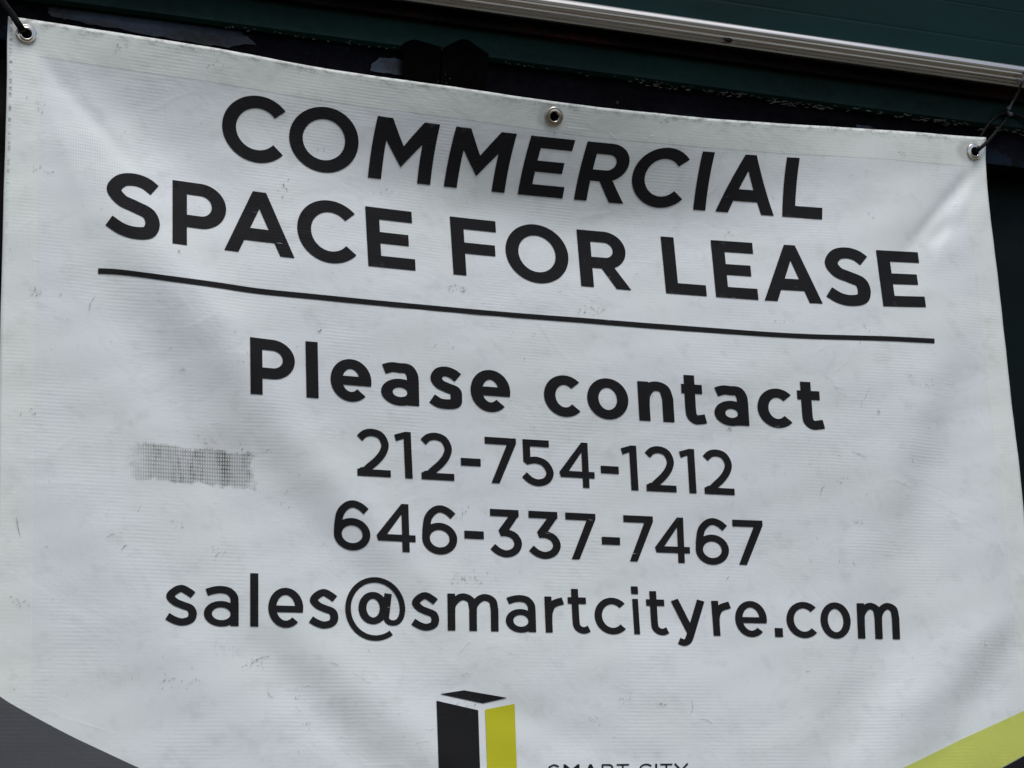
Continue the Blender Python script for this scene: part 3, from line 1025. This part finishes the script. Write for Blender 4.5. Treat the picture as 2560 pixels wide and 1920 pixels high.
text_line([('6', 2882, 3197, -.02), ('4', 3250, 3587, -.03), ('6', 3644, 3947, -.03), ('-', 4010, 4178, -.03), ('3', 4232, 4506, -.03), ('3', 4565, 4841, -.03), ('7', 4889, 5149, -.035), ('-', 5197, 5355, -.04),
           ('7', 5391, 5646, -.04), ('4', 5655, 5956, -.04), ('6', 6007, 6294, -.04), ('7', 6333, 6593, -.045)],
          [(3467, 4766), (3530, 4770), (4929, 4828), (4999, 4833), (5434, 4851), (5501, 4853), (5857, 4865), (5914, 4868), (6386, 4878), (6459, 4878), (3062, 4752), (3817, 4784), (6164, 4874)],
          [(3462, 4355), (3514, 4358), (4237, 4398), (4494, 4408), (4577, 4411), (4822, 4425), (4882, 4428), (5142, 4441), (5384, 4453), (5639, 4466), (5839, 4473), (5886, 4475), (6324, 4491), (6584, 4496), (3042, 4331)],
          .162, .148, 2, 0, 'second row of telephone figures')
text_line([('s', 1427, 1700, 0), ('a', 1760, 2061, 0), ('l', 2161, 2231, 0), ('e', 2317, 2619, 0), ('s', 2667, 2922, 0), ('@', 2982, 3500, 0), ('s', 3550, 3792, -.015), ('m', 3866, 4305, -.012), ('a', 4367, 4627, -.03),
           ('r', 4708, 4876, -.04), ('t', 4910, 5096, -.05), ('c', 5136, 5401, -.05), ('i', 5465, 5525, -.065), ('t', 5588, 5773, -.06), ('y', 5803, 6093, -.06), ('r', 6154, 6320, -.075), ('e', 6351, 6624, -.06),
           ('.', 6687, 6756, -.06), ('c', 6794, 7052, -.06), ('o', 7088, 7348, -.06), ('m', 7406, 7769, -.045)],
          [(2160, 5412), (2232, 5412), (2060, 5409), (3869, 5444), (3932, 5447), (4307, 5457), (4629, 5464), (4714, 5467), (4776, 5467), (5476, 5484), (5536, 5484), (6167, 5492), (6229, 5492), (6691, 5499), (6758, 5500), (7411, 5517), (7463, 5519), (7779, 5527), (1580, 5403), (2480, 5418)],
          [(3862, 5125), (4702, 5154), (5454, 5177), (5794, 5185), (6084, 5190), (6141, 5192), (7401, 5217), (1580, 5060), (1900, 5068), (2470, 5086), (2800, 5096), (6940, 5200), (7210, 5209)],
          .208, .182, 3, 0, 'row with the mail address')
cc = 1340 / K


def sx_(q):
    return (1340 + q / 5.53) / K


def sy_(q):
    return (1860 + q / 5.53) / K


hh = 30 / K
text_line([('S', sx_(165), sx_(328), 0), ('M', sx_(378), sx_(598), 0), ('A', sx_(665), sx_(838), 0), ('R', sx_(905), sx_(1075), 0), ('T', sx_(1112), sx_(1283), 0), ('C', sx_(1420), sx_(1598), 0),
           ('I', sx_(1645), sx_(1672), 0), ('T', sx_(1715), sx_(1883), 0), ('Y', sx_(1905), sx_(2103), 0)],
          [(sx_(165), sy_(282) + hh), (sx_(2103), sy_(270) + hh)], [(sx_(165), sy_(284)), (sx_(1283), sy_(275)), (sx_(2103), sy_(270))], .14, .13, 1, 0, 'small thin capitals beside the tower emblem')

# rule under the heading
rt = np.array([(847, 2319), (1000, 2326), (1200, 2349), (1500, 2389), (1850, 2436), (2212, 2490), (2700, 2540), (3300, 2600), (4424, 2702), (5000, 2745), (5524, 2787), (6100, 2830), (6636, 2869), (7000, 2888), (7406, 2899), (7700, 2908), (8073, 2927)], float)
rb = np.array([(847, 2366), (1000, 2372), (1200, 2394), (1500, 2436), (1850, 2483), (2212, 2537), (2700, 2586), (3300, 2644), (4424, 2744), (5000, 2788), (5524, 2831), (6100, 2873), (6636, 2909), (7000, 2928), (7406, 2939), (7700, 2948), (8073, 2967)], float)


def smooth_curve(P, n):
    q = np.array(spline([tuple(p) for p in P], n))
    return q


ct, cb = smooth_curve(rt, 5) * K, smooth_curve(rb, 5) * K
ax_, az2 = at_cloth(ct[:, 0], ct[:, 1])
bx_, bz2 = at_cloth(cb[:, 0], cb[:, 1])
cdt_mesh('divider_line', [[[(bx_[i], bz2[i]), (bx_[i + 1], bz2[i + 1]), (ax_[i + 1], az2[i + 1]), (ax_[i], az2[i])] for i in range(len(ax_) - 1)]], M_ink, banner)

# tower emblem, continuing below the picture
gk = lambda X, Y: ((2212 + X) * K, (4977 + Y) * K)
logo = cdt_mesh('tower_emblem', [[px_poly([gk(1558, 1078), gk(1918, 1160), gk(1945, 2000), gk(1950, 2200), gk(1586, 2330), gk(1577, 1659)])],
                                [px_poly([gk(1588, 1020), gk(1795, 988), gk(2170, 1053), gk(1958, 1100)])]], M_ink, banner)
cdt_mesh('emblem_face', [[px_poly([gk(1978, 1155), gk(2232, 1105), gk(2252, 1659), gk(2262, 2100), gk(2006, 2200), gk(1997, 1659)])]], M_yellow, logo)
# printed corner shapes
lc = [(-12, 1738), (0, 1742), (20, 1754), (40, 1767), (95, 1801), (185, 1845), (280, 1888), (347, 1920), (520, 2000), (760, 2110), (760, 2320), (-12, 2320)]
lc = spline([(-12, 1733), (0, 1741.5), (20, 1755), (40.5, 1767), (110, 1805), (185, 1844), (270, 1884), (347, 1920), (520, 1998), (760, 2105)], 6) + [(760, 2320), (-12, 2320)]
lx2 = px_poly(lc, 2)
lx2[:, 0] = np.maximum(lx2[:, 0], np.interp(-lx2[:, 1], -lz_, lx_) + .0004)
cdt_mesh('corner_band', [[lx2]], M_grey, banner, .008)
rc = px_poly([(2650, 1733), (2560, 1777), (2400, 1850), (2257, 1920), (2050, 2020), (2290, 2020), (2502, 1920), (2560, 1888), (2650, 1842)], 6)
rc[:, 0] = np.minimum(rc[:, 0], np.interp(-rc[:, 1], -ez_, ex_) - .0004)
cdt_mesh('corner_stripe', [[rc]], M_pale_yellow, banner, .008)
rk = px_poly([(2650, 1843.5), (2560, 1890), (2502, 1922), (2310, 2016), (2310, 2200), (2650, 2200)], 6)
rk[:, 0] = np.minimum(rk[:, 0], np.interp(-rk[:, 1], -ez_, ex_) - .0004)
cdt_mesh('corner_block', [[rk]], M_ink, banner, .008)


# ------------------------------------------------------------------ grommets
def grommet(x, z):
    e = .004
    n = Vector((float((relief(x + e, z) - relief(x - e, z)) / (2 * e)), 1.0, float((relief(x, z + e) - relief(x, z - e)) / (2 * e))))
    n = -n.normalized()            # faces the street
    d = float(relief(x, z))
    c = Vector((x, -d, z)) + n * .0012
    t1 = Vector((1, 0, 0))
    t1 = (t1 - n * t1.dot(n)).normalized()
    t2 = n.cross(t1)
    prof = [(.0049, -.0055), (.0049, -.001), (.0050, .0002), (.0053, .0012), (.0059, .0018), (.0067, .0017), (.0078, .0012), (.0090, .0010), (.0098, .0010), (.0104, .0007), (.0108, .0001), (.0109, -.0012)]
    V, Fc = [], []
    ns = 40
    for r, h in prof:
        for i in range(ns):
            a = i * 2 * math.pi / ns
            V.append(c + (t1 * math.cos(a) + t2 * math.sin(a)) * r + n * h)
    for k in range(len(prof) - 1):
        for i in range(ns):
            j = (i + 1) % ns
            Fc.append((k * ns + i, k * ns + j, (k + 1) * ns + j, (k + 1) * ns + i))
    o = mesh_obj('grommet', V, Fc, M_grommet, banner, True)
    return c, n


GC = [grommet(float(a), float(b)) for a, b in zip(gx, gz)]

# ------------------------------------------------------------------ wear on the cloth: scuffs and sharp little creases
def marks(name, items, mat):
    V, Fc = [], []
    for pts, wpx in items:
        q = np.array(spline(pts, 4)) if len(pts) > 2 else np.array(pts)
        x, z = at_cloth(q[:, 0], q[:, 1])
        d = relief(x, z) + LIFT * (1.5 if mat is M_scuff else 1.35)
        n = len(q)
        b = len(V)
        for i in range(n):
            a_, c_ = max(i - 1, 0), min(i + 1, n - 1)
            dx, dz = x[c_] - x[a_], z[c_] - z[a_]
            L = math.hypot(dx, dz) + 1e-9
            w = wpx / 2300 / 2 * (.25 + .75 * math.sin(math.pi * min(.95, max(.05, (i + .3) / (n - .4)))))
            V.append((x[i] - dz / L * w, -d[i], z[i] + dx / L * w))
            V.append((x[i] + dz / L * w, -d[i], z[i] - dx / L * w))
        for i in range(n - 1):
            Fc.append((b + 2 * i + 1, b + 2 * i + 3, b + 2 * i + 2, b + 2 * i))
    o = mesh_obj(name, V, Fc, mat, banner)
    o['kind'] = 'stuff'
    return o


def wiggle(x, y, L, ang, bend=.3, n=4):
    pts = []
    for i in range(n):
        t = i / (n - 1)
        a = ang + bend * (t - .5)
        pts.append((x + math.cos(a) * L * (t - .5) + random.uniform(-.6, .6), y + math.sin(a) * L * (t - .5) + random.uniform(-.6, .6)))
    return pts


sc = []
clusters = [(100, 262, 9, 14), (92, 425, 9, 10), (120, 430, 4, 8), (300, 115, 12, 12), (540, 165, 10, 16), (85, 730, 16, 9), (150, 735, 3, 4), (455, 925, 4, 6), (455, 630, 5, 8),
            (1147, 722, 14, 12), (1130, 718, 6, 8), (1465, 777, 18, 16), (1820, 588, 7, 8), (1500, 778, 5, 6), (1335, 840, 4, 6), (795, 826, 6, 5), (600, 905, 4, 6),
            (2195, 1035, 7, 8), (2322, 960, 8, 14), (1160, 1283, 8, 14), (1150, 1442, 12, 22), (1190, 1442, 9, 18), (430, 1698, 18, 26), (490, 1698, 4, 4), (560, 1620, 7, 20), (640, 1660, 10, 14),
            (57, 1508, 9, 10), (50, 1500, 5, 14), (80, 1036, 8, 10), (445, 1310, 7, 12), (1170, 1755, 14, 14), (1185, 1750, 6, 10), (750, 1744, 5, 8), (770, 1810, 5, 7), (2455, 1610, 5, 6), (1560, 1750, 6, 12), (1650, 1760, 5, 6),
            (1490, 1795, 5, 8), (780, 170, 7, 30), (950, 185, 8, 40), (1090, 215, 8, 30), (1660, 300, 10, 8), (2255, 385, 7, 5), (800, 375, 6, 12), (730, 470, 10, 30), (960, 480, 5, 12), (2480 - 300, 540, 4, 8), (1955, 805, 5, 12), (2165, 820, 4, 12),
            (1640, 995, 3, 8), (660, 1130, 6, 10), (600, 1115, 8, 14), (520, 1100, 10, 16), (2100, 1200, 5, 10), (2260, 1210, 3, 5), (2140, 1305, 5, 8), (1825, 1070, 3, 3), (530, 1378, 10, 16), (710, 1265, 5, 10)]
for cx_, cy_, n_, sp_ in clusters:
    for _ in range(n_):
        sc.append((wiggle(random.gauss(cx_, sp_), random.gauss(cy_, sp_ * .55), random.uniform(2.5, 8), random.choice((1.2, 1.9, .2, -.6)) + random.uniform(-.4, .4)), random.uniform(.8, 2.0)))
# longer hair scratches seen one by one
for pts, w in [([(222, 780), (224, 765), (232, 748), (240, 738)], 1.6), ([(265, 1345), (275, 1338), (287, 1335)], 1.6), ([(303, 1377), (310, 1366), (322, 1362)], 1.8), ([(344, 1280), (352, 1266)], 1.4),
               ([(40, 1290), (45, 1320), (51, 1345)], 1.4), ([(110, 1368), (122, 1366)], 1.4), ([(668, 1730), (676, 1742), (684, 1744)], 1.6), ([(738, 1766), (750, 1778)], 1.6), ([(766, 1803), (769, 1806)], 3), ([(771, 1818), (773, 1824)], 2.4),
               ([(2129, 1128), (2145, 1135), (2165, 1144)], 2.0), ([(2092, 1136), (2100, 1142)], 2.0), ([(2320, 1065), (2323, 1074)], 1.8), ([(2281, 1147), (2281, 1156)], 1.8), ([(2160, 1000), (2172, 972)], 1.2), ([(2132, 1404), (2136, 1414)], 2.4),
               ([(2098, 1400), (2098, 1408)], 1.8), ([(2024, 1400), (2030, 1410)], 1.6), ([(2040, 1343), (2044, 1350)], 2.6), ([(2155, 1000), (2151, 1020)], 1), ([(2149, 860), (2151, 852)], 2.6), ([(1082, 870), (1090, 862)], 1.6), ([(1132, 866), (1133, 872)], 2),
               ([(1826, 1068), (1826, 1078)], 2.4), ([(1816, 1448), (1822, 1441)], 2), ([(1727, 1750), (1731, 1768), (1726, 1785)], 1.2), ([(1750, 1798), (1770, 1802), (1780, 1810)], 1.2), ([(825, 1655), (845, 1664)], 1.4), ([(880, 1680), (930, 1712)], .9),
               ([(2007, 1622), (2012, 1628)], 2.6), ([(2014, 1678), (2024, 1679)], 2), ([(1186, 1440), (1187, 1449)], 2), ([(1160, 1444), (1163, 1453)], 2), ([(640, 1650), (655, 1644), (672, 1641)], 3.2), ([(625, 1668), (632, 1655), (644, 1648)], 2.6),
               ([(1385, 330), (1386, 338)], 2.6), ([(2158, 810), (2166, 824)], 2), ([(1594, 318), (1596, 318)], 1), ([(705, 460), (720, 478)], 1.2), ([(1160, 160 + 640), (1166, 812)], 1), ([(2050, 1240), (2054, 1222), (2061, 1214)], 1.4)]:
    sc.append((pts, w))
for _ in range(260):
    x_, y_ = random.uniform(20, 2500), random.uniform(120, 1880)
    if y_ < 40 + .128 * x_ + 40 or (x_ > 2400 and y_ < 500) or x_ > 2380 + .09 * (y_ - 400):
        continue
    sc.append((wiggle(x_, y_, random.uniform(2, 9), random.uniform(-.5, 2.2)), random.uniform(.5, 1.2)))
marks('scuff_marks', sc, M_scuff)
cr = [([(530, 1057), (548, 1054)], 3), ([(455, 1155 + 50), (480, 1203)], 2), ([(710, 1722), (735, 1721), (757, 1722)], 4), ([(757, 1713), (775, 1711)], 3), ([(1062, 1824), (1085, 1821)], 3), ([(850, 1841), (875, 1843)], 3),
      ([(1150, 1688), (1165, 1680), (1178, 1684)], 3), ([(1040, 1856), (1075, 1850)], 3), ([(2080, 962), (2100, 968), (2112, 966)], 3), ([(1615, 1174), (1640, 1174)], 2.4), ([(530, 1255), (545, 1256)], 2.4), ([(2275, 1697), (2290, 1696)], 2.4),
      ([(1420, 320), (1470, 324)], 2), ([(1520, 330), (1545, 350)], 2), ([(2390, 510), (2382, 520)], 3), ([(1150, 1630), (1165, 1610), (1178, 1600)], 3), ([(1640, 336), (1605, 348)], 2), ([(80, 648), (100, 652)], 3)]
for _ in range(60):
    x_, y_ = random.uniform(40, 2450), random.uniform(500, 1880)
    cr.append((wiggle(x_, y_, random.uniform(6, 20), random.uniform(-.1, .2), .1), random.uniform(.7, 1.4)))
marks('crease_marks', cr, M_crease)


# ------------------------------------------------------------------ ties
def tube(name, pts, wid, thick, mat, parent, flat_dir=None, nseg=10, sub=8):
    """rounded strap or cord along 3-D points; wid may be a list"""
    P = [np.array(p, float) for p in pts]
    # 3-D Catmull-Rom
    Q = []
    PP = [2 * P[0] - P[1]] + P + [2 * P[-1] - P[-2]]
    Wd = list(wid) if hasattr(wid, '__len__') else [wid] * len(P)
    ws = []
    for i in range(1, len(PP) - 2):
        for k in range(sub):
            t = k / sub
            p0, p1, p2, p3 = PP[i - 1:i + 3]
            Q.append(.5 * ((2 * p1) + (-p0 + p2) * t + (2 * p0 - 5 * p1 + 4 * p2 - p3) * t ** 2 + (-p0 + 3 * p1 - 3 * p2 + p3) * t ** 3))
            ws.append(Wd[i - 1] + (Wd[i] - Wd[i - 1]) * t)
    Q.append(P[-1])
    ws.append(Wd[-1])
    V, Fc = [], []
    n = len(Q)
    for i in range(n):
        d = nrm(Q[min(i + 1, n - 1)] - Q[max(i - 1, 0)])
        view = nrm(CAM - Q[i]) if flat_dir is None else np.array(flat_dir, float)
        s = nrm(np.cross(d, view))
        v = nrm(np.cross(s, d))
        for k in range(nseg):
            a = 2 * math.pi * (k + .5) / nseg
            ca, sa = math.cos(a), math.sin(a)
            ca = math.copysign(abs(ca) ** .6, ca)
            sa = math.copysign(abs(sa) ** .6, sa)
            V.append(Q[i] + s * ca * ws[i] / 2 + v * sa * thick / 2)
    for i in range(n - 1):
        for k in range(nseg):
            j = (k + 1) % nseg
            Fc.append((i * nseg + k, i * nseg + j, (i + 1) * nseg + j, (i + 1) * nseg + k))
    Fc.append(tuple(range(nseg - 1, -1, -1)))
    Fc.append(tuple((n - 1) * nseg + k for k in range(nseg)))
    return mesh_obj(name, V, Fc, mat, parent, True)


def P3(px, py, Y):
    return at_depth(px, py, Y)


tie = thing('cable_tie', 'black strap tied through the left grommet and pulled up past the corner', 'cable tie', 'ties holding the banner', loc=tuple(GC[0][0]))
inv = Vector(tie.location)


def local(o, root):
    o.data.transform(Matrix.Translation(-Vector(root.location)))
    o.data.update()


c0 = np.array(GC[0][0])
s1 = tube('strap', [P3(60, 92, .004), P3(61, 84, -.005), P3(57, 76, -.015), P3(46, 60, -.0185), P3(30, 36, -.017), P3(12, 12, -.012), P3(-30, -45, -.008), P3(-60, -85, -.008)],
          [.0060, .0066, .0072, .0072, .0072, .0072, .0072, .0072], .0020, M_tie, tie)
local(s1, tie)
tie2 = thing('cable_tie', 'thin black cord looped through the right grommet and round the banner corner', 'cable tie', 'ties holding the banner', loc=tuple(GC[2][0]))
s2 = tube('front_loop', [P3(2436, 386, .004), P3(2438, 381, -.006), P3(2446, 374, -.0155), P3(2466, 357, -.0165), P3(2486, 334, -.012), P3(2506, 310, -.0065), P3(2519, 292, -.006), P3(2524, 284, -.006)],
          [.0044, .0048, .0050, .0046, .0040, .0037, .0036, .0036], .0032, M_tie, tie2)
s3 = tube('rear_loop', [P3(2438, 378, .003), P3(2447, 350, -.001), P3(2459, 329, -.003), P3(2474, 307, -.005), P3(2494, 289, -.006), P3(2510, 284, -.0065), P3(2528, 286, -.0065), P3(2545, 290, -.006), P3(2562, 301, -.006), P3(2580, 322, -.005), P3(2600, 360, .002)],
          .0038, .0032, M_tie, tie2)
local(s2, tie2)
local(s3, tie2)
kn = at_depth(2524, 285, -.006)
tie3 = thing('cable_tie', 'pale translucent cable tie hanging from the metal rail to the black cord', 'cable tie', 'ties holding the banner', loc=tuple(kn))
s4 = tube('strap', [P3(2575, 170, -.041), P3(2556, 205, -.040), P3(2545, 230, -.024), P3(2533, 252, -.014), P3(2522, 274, -.010), P3(2521, 286, -.009)], [.0040, .0036, .0036, .0036, .0034, .003], .0014, M_clear, tie3)
s5 = tube('locking_head', [P3(2519.5, 275, -.010), P3(2524, 266, -.011)], .0058, .0036, M_clear, tie3)
s6 = tube('locking_head', [P3(2521, 286, -.010), P3(2530, 285, -.010)], .0056, .0036, M_clear, tie3)
for q_ in (s4, s5, s6):
    local(q_, tie3)
